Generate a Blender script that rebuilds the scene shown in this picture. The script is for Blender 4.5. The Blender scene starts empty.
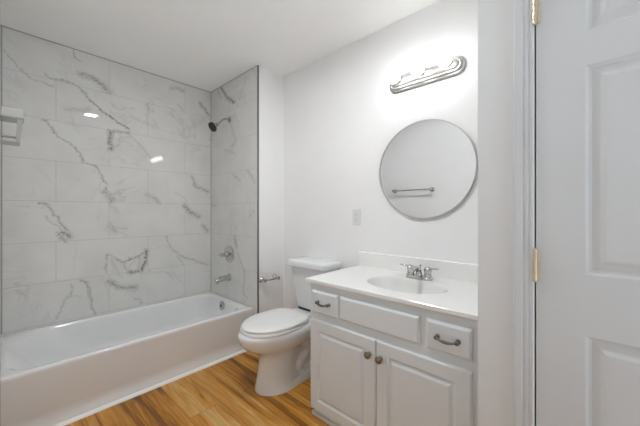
import bpy, bmesh, math, random
from mathutils import Vector, Matrix

random.seed(7)
C = bpy.context.scene.collection
PI = math.pi

# ------------------------------------------------------------------ camera
cam_data = bpy.data.cameras.new('camera')
cam_data.sensor_width = 36.0
cam_data.lens = 36.0 * 290.0 / 640.0
cam_data.shift_y = -0.8 / 640.0
cam_data.shift_x = 0.4 / 640.0
cam_data.clip_start = 0.02
cam = bpy.data.objects.new('camera', cam_data)
C.objects.link(cam)
cam.location = (0.0, 0.0, 1.18)
cam.rotation_euler = (PI / 2, 0.0, math.radians(-47.31))
bpy.context.scene.camera = cam

# ------------------------------------------------------------------ world, exposure
world = bpy.data.worlds.new('world')
bpy.context.scene.world = world
world.use_nodes = True
bg = world.node_tree.nodes['Background']
# made-up fill through the south opening, stronger from below to lift the ceiling
wnt = world.node_tree
wtc = wnt.nodes.new('ShaderNodeTexCoord')
wsep = wnt.nodes.new('ShaderNodeSeparateXYZ')
wramp = wnt.nodes.new('ShaderNodeValToRGB')
wramp.color_ramp.elements[0].position = 0.30
wramp.color_ramp.elements[0].color = (4.7, 5.3, 5.9, 1)
wramp.color_ramp.elements[1].position = 0.44
wramp.color_ramp.elements[1].color = (0.96, 0.98, 1.0, 1)
wmap = wnt.nodes.new('ShaderNodeMapRange')
wmap.inputs['From Min'].default_value = -1.0
wnt.links.new(wtc.outputs['Generated'], wsep.inputs['Vector'])
wnt.links.new(wsep.outputs['Z'], wmap.inputs['Value'])
wnt.links.new(wmap.outputs['Result'], wramp.inputs['Fac'])
wnt.links.new(wramp.outputs['Color'], bg.inputs['Color'])
WORLD_STRENGTH = 0.74
BULB = 12.0
CEILING_LAMP = 335.0
bg.inputs['Strength'].default_value = WORLD_STRENGTH
vs = bpy.context.scene.view_settings
vs.view_transform = 'Standard'
vs.look = 'None'
vs.gamma = 1.0
vs.exposure = 0.19
vs.use_curve_mapping = False
bpy.context.scene.cycles.max_bounces = 12
bpy.context.scene.cycles.diffuse_bounces = 8
bpy.context.scene.cycles.caustics_reflective = False
bpy.context.scene.cycles.sample_clamp_indirect = 4.0

# ------------------------------------------------------------------ key planes of the room (metres)
H = 2.44
Y_NORTH = 2.905      # tiled long wall behind the tub
X_PLUMB = 1.467      # tiled plumbing wall of the tub alcove
Y_RET = 2.076        # painted return beside the tub
X_EAST = 1.753       # wall with mirror and vanity
X_TUBW = -0.017      # west end of the tub alcove
X_WEST = -0.10
Y_NICHE = 0.262      # side of the closet beside the vanity
X_CLOSET = 1.045     # front of the closet
Y_SOUTH = -0.95

# marble veins of the tile: x0, z0, x1, z1, half width, strength (metres on the wall)
VEINS_A = [(-0.009,2.391,0.050,2.333,0.0051,0.37),(-0.012,2.286,0.031,2.233,0.0061,0.63),(0.031,2.233,0.095,2.158,0.0062,0.63),(0.095,2.158,0.141,2.126,0.0063,0.63),(0.141,2.126,0.244,2.112,0.0064,0.63),(0.194,2.188,0.238,2.167,0.0071,0.79),(0.238,2.167,0.306,2.178,0.0072,0.79),(0.306,2.178,0.378,2.163,0.0074,0.79),(0.378,2.163,0.479,2.064,0.0076,0.79),(0.453,2.071,0.506,2.028,0.0089,1.00),(0.506,2.028,0.601,1.960,0.0091,1.00),(0.601,1.960,0.729,1.894,0.0094,1.00),(0.348,2.435,0.354,2.390,0.0069,0.73),(0.354,2.390,0.372,2.366,0.0069,0.73),(0.372,2.366,0.403,2.370,0.0070,0.73),(0.397,2.259,0.466,2.256,0.0252,0.81),(0.466,2.256,0.532,2.221,0.0258,0.81),(0.532,2.221,0.587,2.179,0.0263,0.81),(0.486,2.156,0.506,2.080,0.0060,0.32),(0.597,2.082,0.632,2.057,0.0081,0.53),(0.632,2.057,0.655,2.052,0.0082,0.53),(0.655,2.052,0.764,2.082,0.0082,0.53),(0.586,2.018,0.637,1.983,0.0087,0.42),(0.637,1.983,0.672,1.984,0.0088,0.42),(0.672,1.984,0.702,2.020,0.0089,0.42),(0.739,2.008,0.847,1.975,0.0104,0.47),(0.847,1.975,0.962,1.955,0.0107,0.47),(0.860,2.155,0.880,2.108,0.0188,0.50),(0.880,2.108,0.914,2.102,0.0189,0.50),(0.867,2.061,0.853,1.969,0.0171,0.38),(1.062,2.366,1.138,2.374,0.0198,0.62),(1.138,2.374,1.184,2.365,0.0202,0.62),(1.130,2.224,1.184,2.180,0.0109,0.53),(1.100,2.150,1.169,2.023,0.0086,0.37),(1.348,2.294,1.391,2.250,0.0194,0.88),(1.391,2.250,1.445,2.196,0.0196,0.88),(1.232,2.005,1.331,2.076,0.0235,0.38),(1.331,2.076,1.383,2.138,0.0241,0.38),(-0.012,1.890,0.031,1.902,0.0128,0.50),(0.031,1.902,0.060,1.874,0.0131,0.50),(0.060,1.874,0.100,1.863,0.0132,0.50),(0.178,1.852,0.210,1.845,0.0081,0.79),(0.210,1.845,0.233,1.790,0.0082,0.79),(0.233,1.790,0.272,1.745,0.0083,0.79),(0.272,1.745,0.342,1.703,0.0084,0.79),(0.342,1.703,0.390,1.640,0.0086,0.79),(0.390,1.640,0.415,1.580,0.0088,0.79),(0.415,1.580,0.453,1.556,0.0088,0.79),(0.453,1.556,0.499,1.541,0.0089,0.79),(0.499,1.541,0.532,1.470,0.0091,0.79),(0.532,1.470,0.567,1.406,0.0092,0.79),(0.553,1.378,0.594,1.329,0.0098,0.73),(0.594,1.329,0.616,1.279,0.0100,0.73),(0.553,1.344,0.601,1.270,0.0234,0.75),(0.318,1.963,0.403,1.977,0.0202,0.50),(0.403,1.977,0.453,2.003,0.0208,0.50),(0.532,1.570,0.567,1.700,0.0073,0.26),(0.567,1.700,0.403,1.671,0.0074,0.26),(0.587,1.839,0.594,1.772,0.0220,1.00),(0.594,1.772,0.594,1.705,0.0221,1.00),(0.594,1.840,0.644,1.859,0.0158,0.81),(0.644,1.859,0.718,1.865,0.0160,0.81),(0.601,1.723,0.644,1.744,0.0100,0.53),(0.644,1.744,0.673,1.821,0.0101,0.53),(0.674,1.862,0.758,1.830,0.0096,0.53),(0.758,1.830,0.860,1.714,0.0098,0.53),(0.860,1.714,0.891,1.685,0.0101,0.53),(0.157,1.502,0.244,1.399,0.0065,0.32),(-0.007,1.532,0.031,1.499,0.0061,0.42),(0.167,1.251,0.216,1.237,0.0097,0.79),(0.216,1.237,0.244,1.177,0.0099,0.79),(0.244,1.177,0.283,1.108,0.0100,0.79),(0.283,1.108,0.330,1.037,0.0101,0.79),(0.330,1.037,0.336,0.975,0.0103,0.79),(0.205,1.155,0.216,1.110,0.0088,0.63),(0.216,1.110,0.272,1.078,0.0088,0.63),(0.272,1.078,0.306,1.031,0.0090,0.63),(0.266,1.025,0.312,0.961,0.0156,0.81),(0.295,1.031,0.336,0.998,0.0215,0.94),(0.594,1.236,0.644,1.177,0.0173,0.44),(0.594,1.050,0.711,1.045,0.0087,0.53),(0.594,1.067,0.630,1.014,0.0252,0.62),(0.075,0.935,0.141,0.849,0.0063,0.21),(0.378,0.948,0.354,0.730,0.0070,0.32),(0.560,0.691,0.567,0.825,0.0092,0.73),(0.567,0.825,0.616,0.811,0.0093,0.73),(0.616,0.811,0.688,0.742,0.0094,0.73),(0.586,0.814,0.652,0.757,0.0093,0.42),(0.652,0.757,0.685,0.703,0.0095,0.42),(0.685,0.753,0.755,0.785,0.0115,0.95),(0.755,0.785,0.809,0.800,0.0118,0.95),(0.809,0.800,0.861,0.836,0.0119,0.95),(0.861,0.836,0.846,0.733,0.0205,1.00),(0.846,0.733,0.818,0.663,0.0204,1.00),(0.818,0.663,0.720,0.662,0.0202,1.00),(0.809,0.800,0.800,0.687,0.0106,0.53),(0.685,0.743,0.711,0.669,0.0102,0.63),(0.586,0.610,0.652,0.549,0.0252,0.81),(0.652,0.549,0.773,0.522,0.0257,0.81),(0.586,0.698,0.685,0.663,0.0099,0.32),(0.685,0.663,0.884,0.622,0.0102,0.32),(0.602,0.793,0.668,0.626,0.0174,0.44),(1.023,0.946,1.065,0.839,0.0106,0.68),(1.065,0.839,1.174,0.749,0.0107,0.68),(1.174,0.749,1.337,0.671,0.0110,0.68),(1.337,0.671,1.436,0.633,0.0115,0.68),(1.129,0.754,1.185,0.667,0.0094,0.53),(1.196,1.242,1.242,1.185,0.0261,0.88),(1.242,1.185,1.337,1.137,0.0264,0.88),(1.374,1.040,1.424,0.989,0.0234,0.75),(0.884,0.855,0.982,0.814,0.0081,0.21),(1.086,0.601,1.185,0.483,0.0100,0.37),(0.932,1.292,0.972,1.260,0.0174,0.62),(0.336,0.629,0.354,0.579,0.0103,0.63),(0.354,0.579,0.336,0.535,0.0104,0.63),(0.336,0.535,0.306,0.511,0.0103,0.63),(0.306,0.511,0.261,0.392,0.0102,0.63),(0.318,0.539,0.397,0.523,0.0080,0.47),(0.403,0.649,0.441,0.626,0.0111,0.73),(0.441,0.626,0.460,0.509,0.0113,0.73),(0.460,0.509,0.486,0.364,0.0113,0.73),(0.532,0.660,0.573,0.535,0.0079,0.37),(0.573,0.535,0.580,0.483,0.0080,0.37),(0.767,0.417,0.806,0.417,0.0098,0.63),(0.806,0.417,0.814,0.370,0.0099,0.63),(1.264,1.531,1.302,1.440,0.0190,0.75),(1.302,1.440,1.440,1.390,0.0192,0.75),(1.102,1.373,1.227,1.286,0.0101,0.42),(0.860,1.343,0.969,1.279,0.0205,0.62)]
VEINS_B = [(2.697,2.425,2.570,2.292,0.0210,1.00),(2.570,2.292,2.451,2.214,0.0203,1.00),(2.763,2.411,2.697,2.326,0.0115,0.60),(2.540,2.078,2.422,1.836,0.0183,0.52),(2.422,1.836,2.509,1.803,0.0178,0.52),(2.633,1.806,2.422,1.728,0.0118,0.52),(2.480,1.548,2.338,1.460,0.0114,0.60),(2.231,1.555,2.130,1.445,0.0170,0.60),(2.445,0.946,2.410,0.855,0.0197,0.75),(2.393,0.800,2.276,0.649,0.0105,0.68),(2.276,0.649,2.293,0.429,0.0102,0.68),(2.293,0.429,2.229,0.406,0.0102,0.68),(2.590,0.508,2.571,0.395,0.0132,0.45),(3.051,1.299,2.909,1.256,0.0130,0.52),(2.909,1.256,2.803,1.249,0.0126,0.52)]
# ------------------------------------------------------------------ materials
def new_mat(name):
    m = bpy.data.materials.new(name)
    m.use_nodes = True
    nt = m.node_tree
    return m, nt, nt.nodes['Principled BSDF']


def plain(name, col, rough=0.5, metal=0.0, spec=0.5, coat=0.0, noise=0.02, nscale=6.0, bump=0.0, bscale=200.0):
    m, nt, b = new_mat(name)
    tc = nt.nodes.new('ShaderNodeTexCoord')
    n = nt.nodes.new('ShaderNodeTexNoise')
    n.inputs['Scale'].default_value = nscale
    n.inputs['Detail'].default_value = 3
    nt.links.new(tc.outputs['Object'], n.inputs['Vector'])
    r = nt.nodes.new('ShaderNodeValToRGB')
    r.color_ramp.elements[0].color = tuple(c * (1 - noise) for c in col) + (1,)
    r.color_ramp.elements[1].color = tuple(min(1, c * (1 + noise)) for c in col) + (1,)
    nt.links.new(n.outputs['Fac'], r.inputs['Fac'])
    nt.links.new(r.outputs['Color'], b.inputs['Base Color'])
    b.inputs['Roughness'].default_value = rough
    b.inputs['Metallic'].default_value = metal
    b.inputs['Specular IOR Level'].default_value = spec
    b.inputs['Coat Weight'].default_value = coat
    b.inputs['Coat Roughness'].default_value = 0.05
    if bump:
        n2 = nt.nodes.new('ShaderNodeTexNoise')
        n2.inputs['Scale'].default_value = bscale
        nt.links.new(tc.outputs['Object'], n2.inputs['Vector'])
        bp = nt.nodes.new('ShaderNodeBump')
        bp.inputs['Strength'].default_value = bump
        bp.inputs['Distance'].default_value = 0.001
        nt.links.new(n2.outputs['Fac'], bp.inputs['Height'])
        nt.links.new(bp.outputs['Normal'], b.inputs['Normal'])
    return m


def emitter(name, col, strength):
    m, nt, b = new_mat(name)
    b.inputs['Base Color'].default_value = (0.9, 0.9, 0.88, 1)
    b.inputs['Emission Color'].default_value = col + (1,)
    b.inputs['Emission Strength'].default_value = strength
    return m


M = {}
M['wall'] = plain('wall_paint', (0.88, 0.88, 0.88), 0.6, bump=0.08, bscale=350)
M['closet'] = plain('wall_paint_shaded', (0.72, 0.72, 0.715), 0.55, bump=0.08, bscale=350)  # copy of the wall paint, darkened to stand in for dimmer light here
M['ceiling'] = plain('ceiling_paint', (0.945, 0.945, 0.935), 0.9)
M['trim'] = plain('trim_paint', (0.78, 0.78, 0.775), 0.35)
M['quarter_round'] = plain('quarter_round_paint', (0.88, 0.88, 0.875), 0.35)
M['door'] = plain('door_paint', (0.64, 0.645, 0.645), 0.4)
M['cabinet'] = plain('cabinet_paint', (0.715, 0.745, 0.765), 0.38)
M['ceramic'] = plain('toilet_ceramic', (0.785, 0.80, 0.81), 0.12, coat=0.3)
M['tub'] = plain('tub_enamel', (0.79, 0.80, 0.80), 0.14, coat=0.3)
M['seat'] = plain('seat_plastic', (0.82, 0.82, 0.805), 0.25)
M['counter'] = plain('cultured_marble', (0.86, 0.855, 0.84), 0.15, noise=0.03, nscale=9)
M['basin'] = plain('basin_marble_shaded', (0.76, 0.755, 0.735), 0.15, noise=0.02)  # counter marble darkened: shade inside the bowl is put into the colour
M['chrome'] = plain('chrome', (0.58, 0.58, 0.58), 0.08, 1.0)
M['nickel'] = plain('brushed_nickel', (0.62, 0.615, 0.60), 0.32, 1.0)
M['pewter'] = plain('dark_pewter', (0.20, 0.19, 0.175), 0.35, 1.0)
M['bronze'] = plain('antique_brass', (0.25, 0.21, 0.15), 0.35, 1.0)
M['brass'] = plain('aged_brass', (0.70, 0.62, 0.48), 0.35, 1.0, noise=0.12, nscale=60)
M['rubber'] = plain('dark_rubber', (0.03, 0.03, 0.03), 0.6)
M['dark'] = plain('dark_gap', (0.05, 0.05, 0.048), 0.8)
M['plastic'] = plain('switch_plastic', (0.74, 0.74, 0.73), 0.35)
M['plastic_grey'] = plain('slot_plastic', (0.42, 0.42, 0.41), 0.5)
M['edge_metal'] = plain('tile_edge_metal', (0.22, 0.22, 0.215), 0.4, 0.6)
M['shelf'] = plain('shelf_plastic', (0.62, 0.62, 0.60), 0.12)
M['shelf_grey'] = plain('shelf_grey_plastic', (0.46, 0.46, 0.45), 0.2)
M['mirror'] = plain('mirror_silver', (0.86, 0.87, 0.87), 0.0, 1.0, noise=0.0)
M['bulb'] = emitter('bulb_glow', (0.97, 0.99, 1.0), BULB)
M['lamp'] = emitter('ceiling_lamp_glow', (0.965, 0.99, 1.005), CEILING_LAMP)


def wood():
    m, nt, b = new_mat('plank_wood')
    N = nt.nodes.new
    L = nt.links.new
    tc = N('ShaderNodeTexCoord')
    mp = N('ShaderNodeMapping')
    mp.inputs['Rotation'].default_value = (0, 0, PI / 2)
    mp.inputs['Location'].default_value = (PLANK_OFF_Y, PLANK_OFF_X, 0)
    L(tc.outputs['Object'], mp.inputs['Vector'])
    br = N('ShaderNodeTexBrick')
    br.offset = 0.37
    br.offset_frequency = 2
    br.inputs['Scale'].default_value = 1.0
    br.inputs['Brick Width'].default_value = 1.22
    br.inputs['Row Height'].default_value = PLANK_W
    br.inputs['Mortar Size'].default_value = 0.0012
    br.inputs['Mortar Smooth'].default_value = 0.1
    br.inputs['Bias'].default_value = 0.0
    br.inputs['Color1'].default_value = (0, 0, 0, 1)
    br.inputs['Color2'].default_value = (1, 1, 1, 1)
    br.inputs['Mortar'].default_value = (0.5, 0.5, 0.5, 1)
    L(mp.outputs['Vector'], br.inputs['Vector'])
    # grain coordinates: stretched along the plank and shifted from plank to plank
    sx = N('ShaderNodeSeparateColor')
    L(br.outputs['Color'], sx.inputs['Color'])
    sh = N('ShaderNodeVectorMath'); sh.operation = 'SCALE'
    sh.inputs[0].default_value = (3.1, 7.7, 5.3)
    L(sx.outputs['Red'], sh.inputs['Scale'])
    ad = N('ShaderNodeVectorMath'); ad.operation = 'ADD'
    L(mp.outputs['Vector'], ad.inputs[0]); L(sh.outputs['Vector'], ad.inputs[1])
    st = N('ShaderNodeMapping')
    st.inputs['Scale'].default_value = (0.85, 10.0, 1.0)
    L(ad.outputs['Vector'], st.inputs['Vector'])
    n1 = N('ShaderNodeTexNoise')
    n1.inputs['Scale'].default_value = 1.2
    n1.inputs['Detail'].default_value = 6
    n1.inputs['Roughness'].default_value = 0.62
    n1.inputs['Distortion'].default_value = 0.8
    L(st.outputs['Vector'], n1.inputs['Vector'])
    st2 = N('ShaderNodeMapping')
    st2.inputs['Scale'].default_value = (2.5, 90.0, 1.0)
    L(ad.outputs['Vector'], st2.inputs['Vector'])
    n2 = N('ShaderNodeTexNoise')
    n2.inputs['Scale'].default_value = 1.5
    n2.inputs['Detail'].default_value = 4
    L(st2.outputs['Vector'], n2.inputs['Vector'])
    # tone = plank value * .45 + broad streaks * .75
    a = N('ShaderNodeMath'); a.operation = 'MULTIPLY_ADD'
    L(sx.outputs['Red'], a.inputs[0]); a.inputs[1].default_value = 0.50; a.inputs[2].default_value = -0.25
    t = N('ShaderNodeMath'); t.operation = 'MULTIPLY_ADD'
    L(n1.outputs['Fac'], t.inputs[0]); t.inputs[1].default_value = 2.2; t.inputs[2].default_value = -0.56
    s = N('ShaderNodeMath'); s.operation = 'ADD'
    L(a.outputs[0], s.inputs[0]); L(t.outputs[0], s.inputs[1])
    r = N('ShaderNodeValToRGB')
    e = r.color_ramp.elements
    e[0].position = 0.06; e[0].color = (0.10, 0.033, 0.005, 1)
    e[1].position = 0.95; e[1].color = (0.66, 0.42, 0.16, 1)
    for p, c in ((0.30, (0.28, 0.105, 0.012, 1)), (0.48, (0.50, 0.21, 0.022, 1)), (0.70, (0.60, 0.29, 0.055, 1))):
        k = r.color_ramp.elements.new(p); k.color = c
    L(s.outputs[0], r.inputs['Fac'])
    fr = N('ShaderNodeMapRange')
    fr.inputs['From Min'].default_value = 0.3; fr.inputs['From Max'].default_value = 0.7
    fr.inputs['To Min'].default_value = 0.70; fr.inputs['To Max'].default_value = 1.15
    L(n2.outputs['Fac'], fr.inputs['Value'])
    mx = N('ShaderNodeVectorMath'); mx.operation = 'SCALE'
    L(r.outputs['Color'], mx.inputs[0]); L(fr.outputs['Result'], mx.inputs['Scale'])
    jm = N('ShaderNodeMix'); jm.data_type = 'RGBA'
    L(br.outputs['Fac'], jm.inputs['Factor'])
    L(mx.outputs['Vector'], jm.inputs['A']); jm.inputs['B'].default_value = (0.16, 0.07, 0.02, 1)
    L(jm.outputs['Result'], b.inputs['Base Color'])
    b.inputs['Roughness'].default_value = 0.42
    return m


def seg_group():
    """darkness of one marble vein: 1 on the segment A-B, falling to 0 at Width"""
    g = bpy.data.node_groups.new('vein_segment', 'ShaderNodeTree')
    for nm, tp, io in (('P', 'NodeSocketVector', 'INPUT'), ('A', 'NodeSocketVector', 'INPUT'), ('D', 'NodeSocketVector', 'INPUT'),
                       ('Q', 'NodeSocketVector', 'INPUT'), ('Width', 'NodeSocketFloat', 'INPUT'), ('Strength', 'NodeSocketFloat', 'INPUT'),
                       ('Prev', 'NodeSocketFloat', 'INPUT'), ('Value', 'NodeSocketFloat', 'OUTPUT')):
        g.interface.new_socket(nm, in_out=io, socket_type=tp)
    N = g.nodes.new
    L = g.links.new
    i = N('NodeGroupInput'); o = N('NodeGroupOutput')
    s1 = N('ShaderNodeVectorMath'); s1.operation = 'SUBTRACT'
    L(i.outputs['P'], s1.inputs[0]); L(i.outputs['A'], s1.inputs[1])
    d = N('ShaderNodeVectorMath'); d.operation = 'DOT_PRODUCT'
    L(s1.outputs['Vector'], d.inputs[0]); L(i.outputs['Q'], d.inputs[1])
    cl = N('ShaderNodeClamp')
    L(d.outputs['Value'], cl.inputs['Value'])
    sc = N('ShaderNodeVectorMath'); sc.operation = 'SCALE'
    L(i.outputs['D'], sc.inputs[0]); L(cl.outputs['Result'], sc.inputs['Scale'])
    ds = N('ShaderNodeVectorMath'); ds.operation = 'DISTANCE'
    L(s1.outputs['Vector'], ds.inputs[0]); L(sc.outputs['Vector'], ds.inputs[1])
    mr = N('ShaderNodeMapRange')
    mr.interpolation_type = 'LINEAR'
    L(ds.outputs['Value'], mr.inputs['Value'])
    mr.inputs['From Min'].default_value = 0.0
    L(i.outputs['Width'], mr.inputs['From Max'])
    L(i.outputs['Strength'], mr.inputs['To Min'])
    mr.inputs['To Max'].default_value = 0.0
    mxx = N('ShaderNodeMath'); mxx.operation = 'MAXIMUM'
    L(mr.outputs['Result'], mxx.inputs[0]); L(i.outputs['Prev'], mxx.inputs[1])
    L(mxx.outputs[0], o.inputs['Value'])
    return g


SEG = seg_group()


def tile(name, axis, veins, joint_u, joint_z):
    """glossy marble-look tile, 0.61 x 0.297 m in running bond; axis 0 = wall along X, 1 = wall along Y"""
    m, nt, b = new_mat(name)
    N = nt.nodes.new
    L = nt.links.new
    tc = N('ShaderNodeTexCoord')
    sp = N('ShaderNodeSeparateXYZ')
    L(tc.outputs['Object'], sp.inputs['Vector'])
    cb = N('ShaderNodeCombineXYZ')
    L(sp.outputs['XYZ'[axis]], cb.inputs['X']); L(sp.outputs['Z'], cb.inputs['Y'])
    # joints
    mp = N('ShaderNodeMapping')
    mp.inputs['Location'].default_value = (-joint_u, -joint_z, 0)
    L(cb.outputs['Vector'], mp.inputs['Vector'])
    br = N('ShaderNodeTexBrick')
    br.offset = 0.53
    br.offset_frequency = 2
    br.inputs['Scale'].default_value = 1.0
    br.inputs['Brick Width'].default_value = 0.615
    br.inputs['Row Height'].default_value = 0.2995
    br.inputs['Mortar Size'].default_value = 0.0016
    br.inputs['Mortar Smooth'].default_value = 0.0
    br.inputs['Color1'].default_value = (0, 0, 0, 1)
    br.inputs['Color2'].default_value = (1, 1, 1, 1)
    L(mp.outputs['Vector'], br.inputs['Vector'])
    # wobble
    nz = N('ShaderNodeTexNoise'); nz.inputs['Scale'].default_value = 15; nz.inputs['Detail'].default_value = 4
    nz.inputs['Roughness'].default_value = 0.78
    L(cb.outputs['Vector'], nz.inputs['Vector'])
    w0 = N('ShaderNodeVectorMath'); w0.operation = 'SUBTRACT'
    L(nz.outputs['Color'], w0.inputs[0]); w0.inputs[1].default_value = (0.5, 0.5, 0.5)
    w1 = N('ShaderNodeVectorMath'); w1.operation = 'MULTIPLY_ADD'
    L(w0.outputs['Vector'], w1.inputs[0]); w1.inputs[1].default_value = (0.075, 0.075, 0)
    L(cb.outputs['Vector'], w1.inputs[2])
    prev = None
    for (x0, z0, x1, z1, w, s) in veins:
        g = N('ShaderNodeGroup'); g.node_tree = SEG
        L(w1.outputs['Vector'], g.inputs['P'])
        dx, dz = x1 - x0, z1 - z0
        q = max(dx * dx + dz * dz, 1e-6)
        g.inputs['A'].default_value = (x0, z0, 0)
        g.inputs['D'].default_value = (dx, dz, 0)
        g.inputs['Q'].default_value = (dx / q, dz / q, 0)
        g.inputs['Width'].default_value = w * 1.75
        g.inputs['Strength'].default_value = s
        if prev: L(prev, g.inputs['Prev'])
        else: g.inputs['Prev'].default_value = 0.0
        prev = g.outputs['Value']
    # brushy breakup of the veins
    nb = N('ShaderNodeTexNoise'); nb.inputs['Scale'].default_value = 60; nb.inputs['Detail'].default_value = 3
    L(cb.outputs['Vector'], nb.inputs['Vector'])
    br2 = N('ShaderNodeMapRange')
    br2.inputs['From Min'].default_value = 0.32; br2.inputs['From Max'].default_value = 0.66
    br2.inputs['To Min'].default_value = 0.25; br2.inputs['To Max'].default_value = 1.15
    L(nb.outputs['Fac'], br2.inputs['Value'])
    pw = N('ShaderNodeMath'); pw.operation = 'POWER'
    L(prev, pw.inputs[0]); pw.inputs[1].default_value = 1.7
    vm0 = N('ShaderNodeMath'); vm0.operation = 'MULTIPLY'
    L(pw.outputs[0], vm0.inputs[0]); L(br2.outputs['Result'], vm0.inputs[1])
    # thin wandering secondary veins where the cloud noise is strong
    nr = N('ShaderNodeTexNoise'); nr.inputs['Scale'].default_value = 3.2; nr.inputs['Detail'].default_value = 6
    nr.inputs['Roughness'].default_value = 0.6; nr.inputs['Distortion'].default_value = 0.7
    L(cb.outputs['Vector'], nr.inputs['Vector'])
    ra = N('ShaderNodeMath'); ra.operation = 'SUBTRACT'; L(nr.outputs['Fac'], ra.inputs[0]); ra.inputs[1].default_value = 0.5
    rb = N('ShaderNodeMath'); rb.operation = 'ABSOLUTE'; L(ra.outputs[0], rb.inputs[0])
    rcv = N('ShaderNodeMapRange'); L(rb.outputs[0], rcv.inputs['Value'])
    rcv.inputs['From Max'].default_value = 0.018; rcv.inputs['To Min'].default_value = 0.24; rcv.inputs['To Max'].default_value = 0.0
    nm = N('ShaderNodeTexNoise'); nm.inputs['Scale'].default_value = 2.3
    L(cb.outputs['Vector'], nm.inputs['Vector'])
    mk = N('ShaderNodeMapRange'); L(nm.outputs['Fac'], mk.inputs['Value'])
    mk.inputs['From Min'].default_value = 0.48; mk.inputs['From Max'].default_value = 0.62
    rm = N('ShaderNodeMath'); rm.operation = 'MULTIPLY'; L(rcv.outputs['Result'], rm.inputs[0]); L(mk.outputs['Result'], rm.inputs[1])
    vm = N('ShaderNodeMath'); vm.operation = 'MAXIMUM'
    L(vm0.outputs[0], vm.inputs[0]); L(rm.outputs[0], vm.inputs[1])
    # faint cloudiness
    nc = N('ShaderNodeTexNoise'); nc.inputs['Scale'].default_value = 5; nc.inputs['Detail'].default_value = 5
    L(cb.outputs['Vector'], nc.inputs['Vector'])
    rc = N('ShaderNodeValToRGB')
    rc.color_ramp.elements[0].position = 0.3; rc.color_ramp.elements[0].color = tuple(c * 0.93 for c in TILE) + (1,)
    rc.color_ramp.elements[1].position = 0.6; rc.color_ramp.elements[1].color = TILE + (1,)
    L(nc.outputs['Fac'], rc.inputs['Fac'])
    m1 = N('ShaderNodeMix'); m1.data_type = 'RGBA'
    L(vm.outputs[0], m1.inputs['Factor'])
    L(rc.outputs['Color'], m1.inputs['A']); m1.inputs['B'].default_value = VEIN + (1,)
    m2 = N('ShaderNodeMix'); m2.data_type = 'RGBA'
    L(br.outputs['Fac'], m2.inputs['Factor'])
    L(m1.outputs['Result'], m2.inputs['A']); m2.inputs['B'].default_value = GROUT + (1,)
    L(m2.outputs['Result'], b.inputs['Base Color'])
    rr = N('ShaderNodeMapRange')
    L(br.outputs['Fac'], rr.inputs['Value'])
    rr.inputs['To Min'].default_value = 0.015; rr.inputs['To Max'].default_value = 0.7
    L(rr.outputs['Result'], b.inputs['Roughness'])
    return m


TILE = (0.75, 0.75, 0.735)
VEIN = (0.17, 0.17, 0.165)
GROUT = (0.50, 0.50, 0.49)
PLANK_W = 0.178
PLANK_OFF_X = 0.0
PLANK_OFF_Y = 0.0
M['floor'] = wood()
M['tile_north'] = tile('marble_tile_long_wall', 0, VEINS_A, 0.582, 1.2615)
M['tile_plumb'] = tile('marble_tile_plumbing_wall', 1, VEINS_B, 2.285, 1.2615)
M['tile_west'] = tile('marble_tile_west_end', 1, VEINS_B, 2.60, 1.2615)

# ------------------------------------------------------------------ mesh helpers
def V3(*a):
    return Vector(a)


def box(bm, x0, x1, y0, y1, z0, z1, bev=0.0, seg=1):
    r = bmesh.ops.create_cube(bm, size=1.0)
    vs_ = r['verts']
    for v in vs_:
        v.co = Vector(((x0 + x1) / 2 + v.co.x * (x1 - x0), (y0 + y1) / 2 + v.co.y * (y1 - y0), (z0 + z1) / 2 + v.co.z * (z1 - z0)))
    if bev > 0:
        es = list({e for v in vs_ for e in v.link_edges})
        bmesh.ops.bevel(bm, geom=es, offset=bev, segments=seg, profile=0.5, affect='EDGES')
    return bm


def loft(bm, rings, cap0=True, cap1=True, closed=True):
    """rings: list of equally long lists of points"""
    vv = [[bm.verts.new(p) for p in r] for r in rings]
    n = len(vv[0])
    m = n if closed else n - 1
    for a, b in zip(vv, vv[1:]):
        for i in range(m):
            j = (i + 1) % n
            bm.faces.new((a[i], a[j], b[j], b[i]))
    if cap0: bm.faces.new(list(reversed(vv[0])))
    if cap1: bm.faces.new(vv[-1])
    return vv


def frame_for(d):
    d = d.normalized()
    up = Vector((0, 0, 1)) if abs(d.z) < 0.9 else Vector((1, 0, 0))
    a = d.cross(up).normalized()
    return a, a.cross(d).normalized()


def tube(bm, pts, radii, n=14, cap=True, flat=1.0):
    pts = [Vector(p) for p in pts]
    if not isinstance(radii, (list, tuple)): radii = [radii] * len(pts)
    rings = []
    a = None
    for i, p in enumerate(pts):
        d = (pts[min(i + 1, len(pts) - 1)] - pts[max(i - 1, 0)]).normalized()
        if a is None: a, b = frame_for(d)
        else:
            a = (a - d * a.dot(d)).normalized(); b = a.cross(d).normalized()
        rings.append([p + (a * math.cos(t) + b * math.sin(t) * flat) * radii[i] for t in [2 * PI * k / n for k in range(n)]])
    loft(bm, rings, cap, cap)


def lathe(bm, base, axis, prof, n=24, cap0=True, cap1=True):
    """prof: (distance along axis, radius)"""
    axis = Vector(axis).normalized(); base = Vector(base)
    a, b = frame_for(axis)
    rings = [[base + axis * h + (a * math.cos(t) + b * math.sin(t)) * max(r, 1e-4) for t in [2 * PI * k / n for k in range(n)]] for h, r in prof]
    loft(bm, rings, cap0, cap1)


def curve_pts(pts, k=6):
    """Catmull-Rom through pts"""
    P = [Vector(p) for p in pts]
    P = [P[0] * 2 - P[1]] + P + [P[-1] * 2 - P[-2]]
    out = []
    for i in range(1, len(P) - 2):
        for j in range(k):
            t = j / k
            out.append(0.5 * ((2 * P[i]) + (P[i + 1] - P[i - 1]) * t + (2 * P[i - 1] - 5 * P[i] + 4 * P[i + 1] - P[i + 2]) * t * t
                              + (3 * P[i] - P[i - 1] - 3 * P[i + 1] + P[i + 2]) * t ** 3))
    out.append(P[-2])
    return out


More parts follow.
